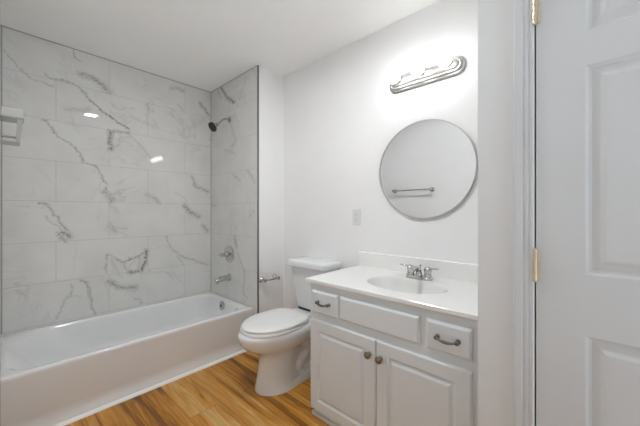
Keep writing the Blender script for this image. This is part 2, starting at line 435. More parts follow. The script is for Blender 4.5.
def rrect(x0, x1, y0, y1, r, z, k=8, rl=None):
    """rounded rectangle ring, counter-clockwise, 4*(k+1) points"""
    out = []
    q = r if rl is None else rl
    for cx, cy, a0, r in ((x1 - r, y1 - r, 0, r), (x0 + q, y1 - q, PI / 2, q), (x0 + r, y0 + r, PI, r), (x1 - r, y0 + r, 1.5 * PI, r)):
        for i in range(k + 1):
            a = a0 + PI / 2 * i / k
            out.append(Vector((cx + r * math.cos(a), cy + r * math.sin(a), z)))
    return out


def panel_face(bm, o, u, v, n, W, Hh, panels, prof):
    """a face of width W, height Hh from corner o along u, v (normal n) with profiled panels (u0,u1,v0,v1);
    prof = (inset, height along n) steps"""
    o, u, v, n = Vector(o), Vector(u), Vector(v), Vector(n)
    us = sorted({0, W} | {p[0] for p in panels} | {p[1] for p in panels})
    vv = sorted({0, Hh} | {p[2] for p in panels} | {p[3] for p in panels})
    P = lambda a, b, h=0: o + u * a + v * b + n * h
    for a0, a1 in zip(us, us[1:]):
        for b0, b1 in zip(vv, vv[1:]):
            ca, cb = (a0 + a1) / 2, (b0 + b1) / 2
            if any(p[0] < ca < p[1] and p[2] < cb < p[3] for p in panels): continue
            bm.faces.new([bm.verts.new(P(*q)) for q in ((a0, b0), (a1, b0), (a1, b1), (a0, b1))])
    for (a0, a1, b0, b1) in panels:
        rings = []
        for ins, h in [(0, 0)] + list(prof):
            rings.append([P(a0 + ins, b0 + ins, h), P(a1 - ins, b0 + ins, h), P(a1 - ins, b1 - ins, h), P(a0 + ins, b1 - ins, h)])
        loft(bm, rings, False, True)


def finish(name, bm, mat, parent=None, smooth=None, label=None):
    bmesh.ops.remove_doubles(bm, verts=bm.verts, dist=1e-5)
    bmesh.ops.recalc_face_normals(bm, faces=bm.faces)
    me = bpy.data.meshes.new(name)
    bm.to_mesh(me); bm.free()
    me.materials.append(M[mat])
    if smooth is not None:
        for p in me.polygons: p.use_smooth = True
        me.set_sharp_from_angle(angle=math.radians(smooth))
    ob = bpy.data.objects.new(name, me)
    C.objects.link(ob)
    if parent is not None:
        ob.parent = parent
        # geometry is given in room coordinates: keep it there
        off = Vector(parent['_base']) if '_base' in parent else Vector((0, 0, 0))
        me.transform(Matrix.Translation(-off))
        ob['_base'] = tuple(off)
        ob.location = (0, 0, 0)
    if label: ob['label'] = label
    return ob


def thing(name, loc, label, cat, group=None):
    o = bpy.data.objects.new(name, None)
    C.objects.link(o)
    o.empty_display_size = 0.05
    o.location = loc
    o['_base'] = tuple(loc)
    o['label'] = label; o['category'] = cat
    if group: o['group'] = group
    return o


def tag(o, label, cat, group=None):
    o['label'] = label; o['category'] = cat
    if group: o['group'] = group
    return o


def struct(name, bm, mat, parent=None, smooth=None, label=None):
    o = finish(name, bm, mat, parent, smooth, label)
    o['kind'] = 'structure'
    return o


def B():
    return bmesh.new()


# ------------------------------------------------------------------ room shell
T = 0.10
struct('floor', box(B(), X_WEST - T, X_EAST + T, Y_SOUTH - T, Y_NORTH + T, -0.1, 0), 'floor')
struct('ceiling', box(B(), X_WEST - T, X_EAST + T, Y_SOUTH - T, Y_NORTH + T, H, H + 0.1), 'ceiling')
struct('wall_north', box(B(), X_TUBW - T, X_PLUMB + 0.28, Y_NORTH, Y_NORTH + T, 0, H), 'tile_north')
# plumbing wall: tiled face, then the painted return that comes back to the east wall
struct('wall_alcove_east', box(B(), X_PLUMB, X_PLUMB + 0.012, Y_RET, Y_NORTH, 0, H), 'tile_plumb')
struct('wall_return', box(B(), X_PLUMB + 0.012, X_EAST + T, Y_RET, Y_NORTH + T, 0, H), 'wall')
struct('wall_east', box(B(), X_EAST, X_EAST + T, Y_NICHE - 0.1, Y_RET, 0, H), 'wall')
struct('wall_alcove_west', box(B(), X_TUBW - T, X_TUBW, Y_RET + 0.03, Y_NORTH, 0, H), 'tile_west')
struct('wall_west', box(B(), X_WEST - T, X_WEST, Y_SOUTH - T, Y_RET + 0.03, 0, H), 'wall')
# closet: side wall beside the vanity, front wall with the door opening
DOOR_Y1, DOOR_Y0, DOOR_Z = 0.1085, -0.655, 2.035
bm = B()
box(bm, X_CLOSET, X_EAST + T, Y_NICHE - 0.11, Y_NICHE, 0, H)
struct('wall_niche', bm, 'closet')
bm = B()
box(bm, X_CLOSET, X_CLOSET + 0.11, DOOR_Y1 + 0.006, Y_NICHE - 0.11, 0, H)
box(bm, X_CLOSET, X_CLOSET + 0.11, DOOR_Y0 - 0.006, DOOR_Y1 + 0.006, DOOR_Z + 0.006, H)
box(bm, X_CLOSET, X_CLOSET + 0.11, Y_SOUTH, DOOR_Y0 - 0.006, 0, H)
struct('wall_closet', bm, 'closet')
struct('wall_closet_back', box(B(), X_CLOSET + 0.60, X_CLOSET + 0.70, Y_SOUTH, Y_NICHE - 0.11, 0, H), 'wall')
# unseen south wall, with an opening added to let the world fill in
bm = B()
box(bm, X_WEST - T, X_WEST + 0.40, Y_SOUTH - T, Y_SOUTH, 0, H)
box(bm, X_WEST + 1.13, X_EAST + T, Y_SOUTH - T, Y_SOUTH, 0, H)
box(bm, X_WEST + 0.40, X_WEST + 1.13, Y_SOUTH - T, Y_SOUTH, 2.05, H)
struct('wall_south', bm, 'wall')

# trims
def baseboard(name, x0, x1, y0, y1):
    return struct(name, box(B(), x0, x1, y0, y1, 0, 0.085, 0.004, 2), 'trim')
baseboard('baseboard_east', X_EAST - 0.013, X_EAST, 1.20, Y_RET)
baseboard('baseboard_return', X_PLUMB + 0.012, X_EAST - 0.013, Y_RET - 0.013, Y_RET)
baseboard('baseboard_west', X_WEST, X_WEST + 0.013, Y_SOUTH, Y_RET + 0.03)
# metal edge of the tile at the outer corner
struct('trim_1', box(B(), X_PLUMB - 0.004, X_PLUMB + 0.012, Y_RET - 0.004, Y_RET + 0.001, 0, H), 'edge_metal', label='dark metal edge strip of the shower tile')
# grey caulk line where the tile meets the ceiling and in the corners
bm = B()
box(bm, X_TUBW, X_PLUMB, Y_NORTH - 0.004, Y_NORTH, H - 0.006, H)
box(bm, X_PLUMB - 0.004, X_PLUMB, Y_RET, Y_NORTH, H - 0.005, H)
box(bm, X_PLUMB - 0.004, X_PLUMB, Y_NORTH - 0.004, Y_NORTH, 0.36, H)
box(bm, X_TUBW, X_TUBW + 0.004, Y_NORTH - 0.004, Y_NORTH, 0.36, H)
M['caulk'] = plain('grey_caulk', (0.36, 0.36, 0.355), 0.8)
struct('trim_2', bm, 'caulk', label='grey joint line round the top of the shower tile')
# quarter round along the bottom of the tub apron
bm = B()
prof = [(0, 0)] + [(0.021 * math.cos(PI / 2 * i / 6), 0.016 * math.sin(PI / 2 * i / 6)) for i in range(7)]
Y_AP = 2.142
loft(bm, [[Vector((x, Y_AP - a, b)) for a, b in prof] for x in (X_TUBW + 0.001, X_PLUMB - 0.005)])
struct('trim_3', bm, 'quarter_round', smooth=40, label='white quarter round along the tub')

# door casing: flat board with fluted steps, left side and head
def casing_profile():
    # (distance from the door side, thickness)
    return [(0, 0), (0, 0.009), (0.003, 0.0115), (0.008, 0.0115), (0.010, 0.009), (0.014, 0.009), (0.016, 0.012), (0.021, 0.0125),
            (0.023, 0.0105), (0.028, 0.0105), (0.031, 0.014), (0.038, 0.0155), (0.043, 0.0165), (0.047, 0.0165), (0.0495, 0.014), (0.0495, 0)]
cp = casing_profile()
bm = B()
ya, yb, zt = DOOR_Y1 + 0.0035, DOOR_Y0 - 0.0035, DOOR_Z + 0.0035
rings = [[Vector((X_CLOSET - t, ya + d, 0)) for d, t in cp], [Vector((X_CLOSET - t, ya + d, zt + d)) for d, t in cp],
         [Vector((X_CLOSET - t, yb - d, zt + d)) for d, t in cp], [Vector((X_CLOSET - t, yb - d, 0)) for d, t in cp]]
loft(bm, rings)
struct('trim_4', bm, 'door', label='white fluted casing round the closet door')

# ------------------------------------------------------------------ closet door
bm = B()
XD = X_CLOSET - 0.004
W = DOOR_Y1 - DOOR_Y0
col = [(0.106, 0.106 + 0.215), (W - 0.106 - 0.215, W - 0.106)]
rows = [(0.235, 0.852), (1.015, 1.568), (1.660, 1.905)]
pan = [(c0, c1, r0, r1) for c0, c1 in col for r0, r1 in rows]
dprof = [(0.006, -0.008), (0.012, -0.0095), (0.028, -0.006), (0.036, -0.0025), (0.040, -0.0015)]
panel_face(bm, (XD, DOOR_Y1, 0.008), (0, -1, 0), (0, 0, 1), (-1, 0, 0), W, DOOR_Z - 0.010, [(a, b, c - 0.008, d - 0.008) for a, b, c, d in pan], dprof)
box(bm, XD + 0.011, XD + 0.035, DOOR_Y0, DOOR_Y1, 0.008, DOOR_Z - 0.002)
for y in (DOOR_Y0, DOOR_Y1):
    bm.faces.new([bm.verts.new(p) for p in ((XD, y, 0.008), (XD + 0.011, y, 0.008), (XD + 0.011, y, DOOR_Z - 0.002), (XD, y, DOOR_Z - 0.002))])
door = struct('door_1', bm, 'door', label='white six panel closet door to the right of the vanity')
for zc in (1.768, 1.028, 0.28):
    bm = B()
    yk, xk = DOOR_Y1 + 0.002, XD - 0.006
    for k in range(5):
        lathe(bm, (xk, yk, zc - 0.0445 + k * 0.0178), (0, 0, 1), [(0.0004, 0.0052), (0.001, 0.0058), (0.0168, 0.0058), (0.0174, 0.0052)], 12)
    lathe(bm, (xk, yk, zc - 0.049), (0, 0, 1), [(0, 0.002), (0.002, 0.0045), (0.096, 0.0045), (0.098, 0.002)], 12)
    box(bm, XD - 0.0015, XD + 0.001, yk - 0.013, yk, zc - 0.0445, zc + 0.0445)
    box(bm, XD - 0.008, XD - 0.006, yk, yk + 0.009, zc - 0.0445, zc + 0.0445)
    h = finish('hinge', bm, 'brass', door, smooth=40, label='aged brass butt hinge')
bm = B()
ky, kz = DOOR_Y0 + 0.06, 0.93
lathe(bm, (XD, ky, kz), (-1, 0, 0), [(0, 0.03), (0.006, 0.03), (0.01, 0.012), (0.03, 0.011), (0.036, 0.02), (0.05, 0.026), (0.062, 0.022), (0.068, 0.008)], 24)
finish('door_knob', bm, 'brass', door, smooth=40, label='brass door knob')

# ------------------------------------------------------------------ bathtub
tub = thing('bathtub', (0.73, 2.51, 0), 'long white alcove bathtub with a plain apron below the marble tile', 'bathtub')
bm = B()
x0, x1, y0, y1 = X_TUBW + 0.0006, X_PLUMB - 0.005, Y_AP, Y_NORTH - 0.004
RT = 0.350
K = 8
def tr(dx0, dx1, dy0, dy1, r, z): return rrect(x0 + dx0, x1 - dx1, y0 + dy0, y1 - dy1, r, z, K, r * 2.0 if r > 0.1 else None)
rings = [
    tr(0, 0, 0.000, 0, 0.001, 0.0),
    tr(0, 0, 0.000, 0, 0.001, 0.030),
    tr(0, 0, 0.012, 0, 0.001, 0.045),
    tr(0, 0, 0.006, 0, 0.001, 0.10),
    tr(0, 0, -0.001, 0, 0.001, 0.30),
    tr(0, 0, -0.004, 0, 0.001, RT - 0.022),
    tr(0, 0.001, -0.004, 0, 0.001, RT - 0.010),
    tr(0, 0.004, 0.000, 0.003, 0.001, RT - 0.002),
    tr(0, 0.010, 0.008, 0.008, 0.001, RT),
    tr(0.012, 0.060, 0.036, 0.030, 0.11, RT - 0.001),
    tr(0.022, 0.068, 0.044, 0.036, 0.12, RT - 0.006),
    tr(0.040, 0.073, 0.052, 0.042, 0.13, RT - 0.022),
    tr(0.10, 0.082, 0.062, 0.050, 0.135, RT - 0.09),
    tr(0.190, 0.100, 0.088, 0.066, 0.14, RT - 0.20),
    tr(0.250, 0.125, 0.105, 0.085, 0.14, RT - 0.265),
    tr(0.310, 0.170, 0.150, 0.130, 0.13, RT - 0.29),
]
loft(bm, rings)
finish('tub_shell', bm, 'tub', tub, smooth=50)
bm = B()
lathe(bm, (x1 - 0.0800, 2.518, 0.304), (-1, 0, 0.12), [(0, 0.041), (0.006, 0.041), (0.010, 0.037), (0.012, 0.026), (0.013, 0.004)], 28)
box(bm, x1 - 0.105, x1 - 0.090, 2.514, 2.522, 0.292, 0.324, 0.003, 2)
finish('overflow_plate', bm, 'chrome', tub, smooth=40, label='round chrome overflow plate')
bm = B()
lathe(bm, (x1 - 0.28, 2.51, RT - 0.2902), (0, 0, 1), [(0, 0.036), (0.004, 0.036), (0.006, 0.03), (0.004, 0.02), (0.003, 0.003)], 24)
finish('drain', bm, 'chrome', tub, smooth=40, label='chrome tub drain')

# ------------------------------------------------------------------ shower fittings on the plumbing wall
YS = 2.537
sp = thing('tub_spout', (X_PLUMB, YS, 0.545), 'chrome tub spout on the tiled plumbing wall just above the tub', 'tub spout')
bm = B()
tube(bm, curve_pts([(X_PLUMB, YS, 0.552), (X_PLUMB - 0.05, YS, 0.551), (X_PLUMB - 0.10, YS, 0.546), (X_PLUMB - 0.138, YS, 0.534)], 5),
     [0.030] * 2 + [0.027] * 3 + [0.025] * 5 + [0.0235] * 5 + [0.022], 20)
lathe(bm, (X_PLUMB - 0.124, YS, 0.541), (0, 0, -1), [(0, 0.018), (0.028, 0.018), (0.032, 0.016), (0.033, 0.01)], 18)
finish('spout_body', bm, 'chrome', sp, smooth=50)
bm = B(); lathe(bm, (X_PLUMB, YS, 0.552), (-1, 0, 0), [(0, 0.036), (0.005, 0.036), (0.010, 0.031)], 24)
finish('flange', bm, 'chrome', sp, smooth=40)

va = thing('shower_valve', (X_PLUMB, YS, 0.775), 'round chrome shower valve plate with a lever knob on the plumbing wall', 'shower valve')
bm = B(); lathe(bm, (X_PLUMB, YS, 0.775), (-1, 0, 0), [(0, 0.083), (0.004, 0.083), (0.010, 0.076), (0.014, 0.055), (0.018, 0.036), (0.020, 0.03)], 36)
finish('escutcheon', bm, 'chrome', va, smooth=40)
bm = B()
lathe(bm, (X_PLUMB - 0.018, YS, 0.775), (-1, 0, 0), [(0, 0.026), (0.022, 0.024), (0.030, 0.019), (0.052, 0.017), (0.060, 0.020), (0.074, 0.018), (0.080, 0.008)], 24)
tube(bm, [(X_PLUMB - 0.062, YS, 0.775), (X_PLUMB - 0.075, YS + 0.022, 0.772), (X_PLUMB - 0.082, YS + 0.045, 0.768)], [0.009, 0.008, 0.007], 12)
finish('handle', bm, 'chrome', va, smooth=50)

sh = thing('shower', (X_PLUMB, YS, 2.07), 'small chrome shower head on a bent arm high on the tiled plumbing wall', 'shower head')
bm = B(); lathe(bm, (X_PLUMB, YS, 2.072), (-1, 0, 0), [(0, 0.030), (0.003, 0.030), (0.010, 0.022), (0.013, 0.012)], 24)
finish('flange', bm, 'chrome', sh, smooth=40)
bm = B()
tube(bm, curve_pts([(X_PLUMB, YS, 2.072), (X_PLUMB - 0.045, YS, 2.070), (X_PLUMB - 0.08, YS, 2.045), (X_PLUMB - 0.118, YS, 2.005)], 6), 0.0095, 14)
finish('shower_arm', bm, 'chrome', sh, smooth=60)
bm = B()
hd = Vector((-0.80, -0.05, -0.60)).normalized()
hb = Vector((X_PLUMB - 0.112, YS, 2.011))
lathe(bm, hb, hd, [(0, 0.012), (0.006, 0.018), (0.020, 0.018), (0.026, 0.014), (0.038, 0.022), (0.060, 0.040), (0.074, 0.045)], 26)
hs = finish('head', bm, 'chrome', sh, smooth=40)
bm = B(); lathe(bm, hb + hd * 0.0735, hd, [(0, 0.0455), (0.010, 0.0455), (0.012, 0.041), (0.010, 0.034), (0.011, 0.002)], 26)
finish('spray_face', bm, 'rubber', hs, smooth=40, label='black spray face')

# ------------------------------------------------------------------ caddy on the west end wall
cd = thing('shower_caddy', (X_TUBW, 2.50, 1.60), 'grey wall mounted shower caddy shelf at the left end of the tub', 'shelf')
xw = X_TUBW
bm = B(); box(bm, xw, 0.073, 2.42, 2.56, 1.728, 1.778, 0.004, 2)
finish('upper_ledge', bm, 'shelf', cd)
bm = B(); box(bm, xw, 0.0745, 2.415, 2.565, 1.7215, 1.728, 0.002, 1)
finish('ledge_rim', bm, 'shelf_grey', cd, label='dark rim under the ledge')
bm = B()
loft(bm, [[Vector((a, y, z)) for a, y in ((l, 2.425), (r, 2.425), (r, 2.44), (l, 2.44))] for z, l, r in ((1.722, 0.048, 0.071), (1.588, 0.040, 0.058))])
finish('side_bracket', bm, 'shelf_grey', cd)
bm = B(); box(bm, xw, 0.060, 2.42, 2.54, 1.580, 1.587, 0.002, 2)
finish('lower_tray', bm, 'shelf_grey', cd)
bm = B(); tube(bm, [(xw, 2.425, 1.610), (0.042, 2.425, 1.610)], 0.006, 12)
finish('rail', bm, 'chrome', cd, smooth=50)

# ------------------------------------------------------------------ toilet
YT = 1.575
to = thing('toilet', (1.40, YT, 0), 'white elongated two piece toilet with its lid closed, between tub and vanity', 'toilet')

def egg(xf, xb, hw, z, n=40, back=0.55, yc=YT):
    """plan ring: elliptical nose at xf, fuller back at xb"""
    out = []
    xm = xf + (xb - xf) * back
    for i in range(n):
        a = 2 * PI * i / n
        cx, sy = math.cos(a), math.sin(a)
        if cx < 0: x = xm + (xm - xf) * cx; y = hw * sy
        else:
            e = 0.62
            x = xm + (xb - xm) * (abs(cx) ** e); y = hw * math.copysign(abs(sy) ** e, sy)
        out.append(Vector((x, yc + y, z)))
    return out

bm = B()
R = [(1.112, 1.60, 0.130, 0.0, .36), (1.112, 1.60, 0.131, 0.012, .36), (1.118, 1.60, 0.126, 0.03, .36), (1.130, 1.60, 0.119, 0.10, .36), (1.139, 1.61, 0.114, 0.17, .36), (1.138, 1.62, 0.115, 0.225, .37),
     (1.122, 1.63, 0.124, 0.252, .4), (1.076, 1.64, 0.148, 0.280, .45), (1.026, 1.65, 0.172, 0.312, .5), (0.998, 1.66, 0.184, 0.345, .52), (0.986, 1.66, 0.188, 0.375, .53),
     (0.986, 1.66, 0.188, 0.396, .53), (0.993, 1.655, 0.183, 0.406, .53)]
loft(bm, [egg(a, b, w, z, 44, k) for a, b, w, z, k in R])
# narrow the rear of the pedestal so that the trapway stands out
for v in bm.verts:
    if v.co.z < 0.30 and v.co.z > 0.055 and v.co.x > 1.33:
        t = min(1, (v.co.x - 1.33) / 0.03) * min(1, (0.30 - v.co.z) / 0.06)
        v.co.y = YT + (v.co.y - YT) * (1 - 0.42 * t)
bowl = finish('bowl', bm, 'ceramic', to, smooth=60)
bm = B()
for s in (-1, 1):
    yy = YT + s * 0.066
    tube(bm, curve_pts([(1.34, yy, 0.26), (1.41, yy, 0.27), (1.475, yy, 0.235), (1.485, yy, 0.17), (1.43, yy, 0.12), (1.41, yy, 0.075), (1.45, yy, 0.045), (1.54, yy, 0.05)], 5),
         [0.038] * 20 + [0.036] * 16, 14)
finish('trapway', bm, 'ceramic', to, smooth=60)
bm = B()
loft(bm, [egg(1.25, 1.64, 0.128, z, 40, .2) for z in (0.0, 0.045)] + [egg(1.26, 1.635, 0.118, 0.055, 40, .2)])
finish('foot', bm, 'ceramic', to, smooth=45)
for s in (-1, 1):
    bm = B(); lathe(bm, (1.40, YT + s * 0.105, 0.053), (0, 0, 1), [(0, 0.016), (0.008, 0.015), (0.016, 0.009), (0.018, 0.002)], 16)
    finish('bolt_cap', bm, 'seat', to, smooth=50)
# seat and lid
bm = B()
loft(bm, [egg(1.016, 1.475, 0.172, 0.4075, 44, .52), egg(1.008, 1.478, 0.179, 0.412, 44, .52), egg(1.008, 1.478, 0.179, 0.423, 44, .52), egg(1.014, 1.475, 0.174, 0.428, 44, .52)])
finish('seat', bm, 'seat', to, smooth=50)
bm = B()
loft(bm, [egg(1.026, 1.472, 0.168, 0.4305, 44, .52), egg(1.016, 1.480, 0.177, 0.4335, 44, .52), egg(1.014, 1.482, 0.179, 0.440, 44, .52), egg(1.020, 1.478, 0.174, 0.448, 44, .52),
          egg(1.038, 1.462, 0.158, 0.452, 44, .52), egg(1.09, 1.42, 0.10, 0.4545, 44, .52)])
finish('lid', bm, 'seat', to, smooth=50)
for s in (-1, 1):
    bm = B(); box(bm, 1.474, 1.512, YT + s * 0.075 - 0.022, YT + s * 0.075 + 0.022, 0.408, 0.438, 0.007, 3)
    finish('seat_hinge', bm, 'seat', to, smooth=40)
# tank
def tank_ring(xf, xb, hw, z, bow=0.012, n=10):
    """front bows out gently, corners rounded"""
    ring = rrect(xf, xb, YT - hw, YT + hw, 0.035, z, 6)
    out = []
    for p in ring:
        k = max(0.0, 1 - ((p.y - YT) / hw) ** 2)
        f = (xb - p.x) / (xb - xf)
        out.append(Vector((p.x - bow * k * f, p.y, p.z)))
    return out
bm = B()
loft(bm, [tank_ring(1.610, 1.735, 0.150, 0.422), tank_ring(1.600, 1.738, 0.160, 0.428), tank_ring(1.592, 1.74, 0.166, 0.48), tank_ring(1.565, 1.74, 0.183, 0.66), tank_ring(1.556, 1.74, 0.190, 0.757)])
finish('tank', bm, 'ceramic', to, smooth=50)
bm = B(); box(bm, 1.604, 1.72, YT - 0.14, YT + 0.14, 0.4065, 0.4215)  # black block also stands in for the shadow in the gap below the tank
finish('tank_gasket_shade', bm, 'rubber', to, label='dark gasket and gap shadow under the tank')
bm = B()
def lid_ring(d, z):
    ring = rrect(1.524 + d, 1.748 - d * .4, YT - 0.211 + d, YT + 0.203 - d, 0.034, z, 6)
    out = []
    for p in ring:
        y = (p.y - YT) / 0.2
        f = max(0, (1.748 - p.x) / 0.216)
        out.append(Vector((p.x - f * 0.018 * max(0, 1 - (y / 0.72) ** 2) , p.y, p.z)))
    return out
loft(bm, [lid_ring(0.006, 0.757), lid_ring(0, 0.761), lid_ring(0, 0.791), lid_ring(0.004, 0.801), lid_ring(0.014, 0.807), lid_ring(0.06, 0.809)])
finish('tank_lid', bm, 'ceramic', to, smooth=40)
# ------------------------------------------------------------------ toilet paper holder
ph = thing('toilet_paper_holder', (1.56, Y_RET, 0.61), 'empty chrome toilet paper holder on the white wall end beside the shower', 'toilet paper holder')
for x in (1.503, 1.650):
    bm = B()
    lathe(bm, (x, Y_RET, 0.596), (0, -1, 0), [(0, 0.026), (0.005, 0.026), (0.009, 0.018), (0.018, 0.011), (0.042, 0.011), (0.046, 0.016), (0.060, 0.017), (0.066, 0.013), (0.068, 0.003)], 22)
    finish('post', bm, 'chrome', ph, smooth=45)
bm = B(); lathe(bm, (1.503, Y_RET - 0.053, 0.596), (1, 0, 0), [(0, 0.008), (0.060, 0.008), (0.062, 0.0095), (0.147, 0.0095)], 18)
finish('roller', bm, 'chrome', ph, smooth=45)

# ------------------------------------------------------------------ vanity cabinet
VY0, VY1 = 0.290, 1.188
XF = 1.210
vc = thing('vanity_cabinet', ((XF + X_EAST) / 2, (VY0 + VY1) / 2, 0), 'white two door vanity cabinet under the sink top', 'cabinet')
bm = B()
box(bm, XF, XF + 0.019, VY0, VY1, 0.045, 0.774)                    # face frame behind the doors
for a in (VY0, VY1 - 0.016): box(bm, XF + 0.019, X_EAST - 0.003, a, a + 0.016, 0.045, 0.774)
box(bm, XF + 0.019, X_EAST - 0.003, VY0 + 0.016, VY1 - 0.016, 0.045, 0.061)
box(bm, X_EAST - 0.010, X_EAST - 0.003, VY0 + 0.016, VY1 - 0.016, 0.061, 0.774)
# toe kick with a small cap moulding along its top
finish('body', bm, 'cabinet', vc)
bm = B()
box(bm, XF + 0.018, X_EAST - 0.004, VY0 + 0.003, VY1 - 0.012, 0, 0.046)
box(bm, XF + 0.004, XF + 0.018, VY0 + 0.003, VY1 - 0.004, 0, 0.024, 0.004, 2)
finish('toe_kick', bm, 'cabinet', vc)
XDF = 1.192

def vanity_door(y1, y0, z0, z1, knob_y, knob_z):
    bm = B()
    w, h = y1 - y0, z1 - z0
    cham = 0.006
    pr = [(0.004, -0.005), (0.008, -0.009), (0.014, -0.009), (0.025, -0.001), (0.029, 0)]
    panel_face(bm, (XDF, y1 - cham, z0 + cham), (0, -1, 0), (0, 0, 1), (-1, 0, 0), w - 2 * cham, h - 2 * cham, [(0.052, w - 2 * cham - 0.052, 0.052, h - 2 * cham - 0.052)], pr)
    P = lambda d, x: [Vector((x, y1 - d, z0 + d)), Vector((x, y0 + d, z0 + d)), Vector((x, y0 + d, z1 - d)), Vector((x, y1 - d, z1 - d))]
    loft(bm, [P(cham, XDF), P(0, XDF + cham), P(0, XF)], False, True)
    d = finish('cabinet_door', bm, 'cabinet', vc)
    bm = B()
    lathe(bm, (XDF, knob_y, knob_z), (-1, 0, 0), [(0, 0.011), (0.003, 0.010), (0.006, 0.006), (0.013, 0.006), (0.017, 0.013), (0.021, 0.0165), (0.026, 0.0165), (0.030, 0.012), (0.031, 0.008), (0.034, 0.006), (0.035, 0.002)], 22)
    finish('knob', bm, 'bronze', d, smooth=40, label='round antique brass knob')
    return d

vanity_door(1.174, 0.740, 0.058, 0.572, 0.771, 0.497)
vanity_door(0.736, 0.320, 0.058, 0.572, 0.709, 0.495)

def front_panel(name, y1, y0, z0, z1, pull=True):
    bm = B()
    P = lambda d, x: [Vector((x, y1 - d, z0 + d)), Vector((x, y0 + d, z0 + d)), Vector((x, y0 + d, z1 - d)), Vector((x, y1 - d, z1 - d))]
    loft(bm, [P(0, XF), P(0, XDF + 0.007), P(0.006, XDF + 0.003), P(0.010, XDF), P(0.02, XDF)])
    d = finish(name, bm, 'cabinet', vc)
    if pull:
        yc, zc = (y1 + y0) / 2, 0.676
        bm = B()
        pts = curve_pts([(XDF, yc + 0.040, zc), (XDF - 0.016, yc + 0.039, zc), (XDF - 0.024, yc + 0.022, zc - 0.004), (XDF - 0.026, yc, zc - 0.006),
                         (XDF - 0.024, yc - 0.022, zc - 0.004), (XDF - 0.016, yc - 0.039, zc), (XDF, yc - 0.040, zc)], 5)
        n = len(pts)
        tube(bm, pts, [0.0042 + 0.0022 * math.cos(2 * PI * i / (n - 1)) ** 2 for i in range(n)], 12)
        for s in (-1, 1):
            lathe(bm, (XDF, yc + s * 0.040, zc), (-1, 0, 0), [(0, 0.010), (0.004, 0.009), (0.008, 0.006)], 16)
            lathe(bm, (XDF - 0.012, yc + s * 0.0395, zc), (-1, 0, 0), [(0, 0.006), (0.004, 0.0085), (0.009, 0.0085), (0.012, 0.004)], 16)
        finish('handle', bm, 'pewter', d, smooth=50, label='dark bowed drawer pull')
    return d

front_panel('drawer', 1.165, 0.974, 0.610, 0.735)
front_panel('false_front', 0.956, 0.525, 0.613, 0.735, False)
front_panel('drawer', 0.496, 0.320, 0.613, 0.735)

# ------------------------------------------------------------------ vanity top with integral basin
ZT = 0.797
vt = thing('sink', (1.47, 0.74, 0.774), 'glossy white sink top with an oval basin, on the white vanity', 'sink')
CX0, CX1, CY0, CY1 = 1.190, X_EAST - 0.001, 0.268, 1.212
SX, SY, SA, SB = 1.438, 0.712, 0.148, 0.212
n = 96
def rect_ring(x0, x1, y0, y1, z):
    """points on the rectangle, one for each direction from the basin centre, corners included"""
    out = []
    corners = [math.atan2(y1 - SY, x1 - SX), math.atan2(y1 - SY, x0 - SX), math.atan2(y0 - SY, x0 - SX), math.atan2(y0 - SY, x1 - SX)]
    angs = [2 * PI * i / n - PI for i in range(n)]
    for c in corners:
        i = min(range(n), key=lambda k: abs(angs[k] - c))
        angs[i] = c
    for a in angs:
        dx, dy = math.cos(a), math.sin(a)
        t = min(((x1 - SX) / dx) if dx > 1e-9 else ((x0 - SX) / dx) if dx < -1e-9 else 1e9, ((y1 - SY) / dy) if dy > 1e-9 else ((y0 - SY) / dy) if dy < -1e-9 else 1e9)
        out.append(Vector((SX + dx * t, SY + dy * t, z)))
    return out, angs
_, ANG = rect_ring(CX0, CX1, CY0, CY1, ZT)
def oval(k, z, off=0.0):
    out = []
    for a in ANG:
        dx, dy = math.cos(a), math.sin(a)
        t = 1 / math.sqrt((dx / SA) ** 2 + (dy / SB) ** 2)
        out.append(Vector((SX + dx * t * k + off, SY + dy * t * k, z)))
    return out
def rr(d, z): return rect_ring(CX0 + d, CX1, CY0, CY1 - d, z)[0]
bm = B()
loft(bm, [rr(0.03, 0.7745), rr(0.003, 0.7745), rr(0, 0.778), rr(0, ZT - 0.004), rr(0.004, ZT), oval(1.13, ZT), oval(1.06, ZT), oval(1.02, ZT)], False, False)
finish('countertop', bm, 'counter', vt, smooth=35)
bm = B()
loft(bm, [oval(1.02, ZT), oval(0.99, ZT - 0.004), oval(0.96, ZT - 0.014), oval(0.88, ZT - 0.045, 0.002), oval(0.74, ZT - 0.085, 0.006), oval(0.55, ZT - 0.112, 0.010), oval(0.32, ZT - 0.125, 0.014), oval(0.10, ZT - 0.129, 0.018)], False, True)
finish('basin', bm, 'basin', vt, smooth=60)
bm = B(); lathe(bm, (SX + 0.018, SY, ZT - 0.1295), (0, 0, 1), [(0, 0.024), (0.004, 0.023), (0.005, 0.018), (0.003, 0.014), (0.005, 0.002)], 22)
finish('drain', bm, 'chrome', vt, smooth=40, label='chrome sink drain')
bm = B(); box(bm, X_EAST - 0.022, X_EAST - 0.001, CY0, CY1, ZT - 0.001, 0.896, 0.004, 3)
finish('backsplash', bm, 'counter', vt, smooth=40)

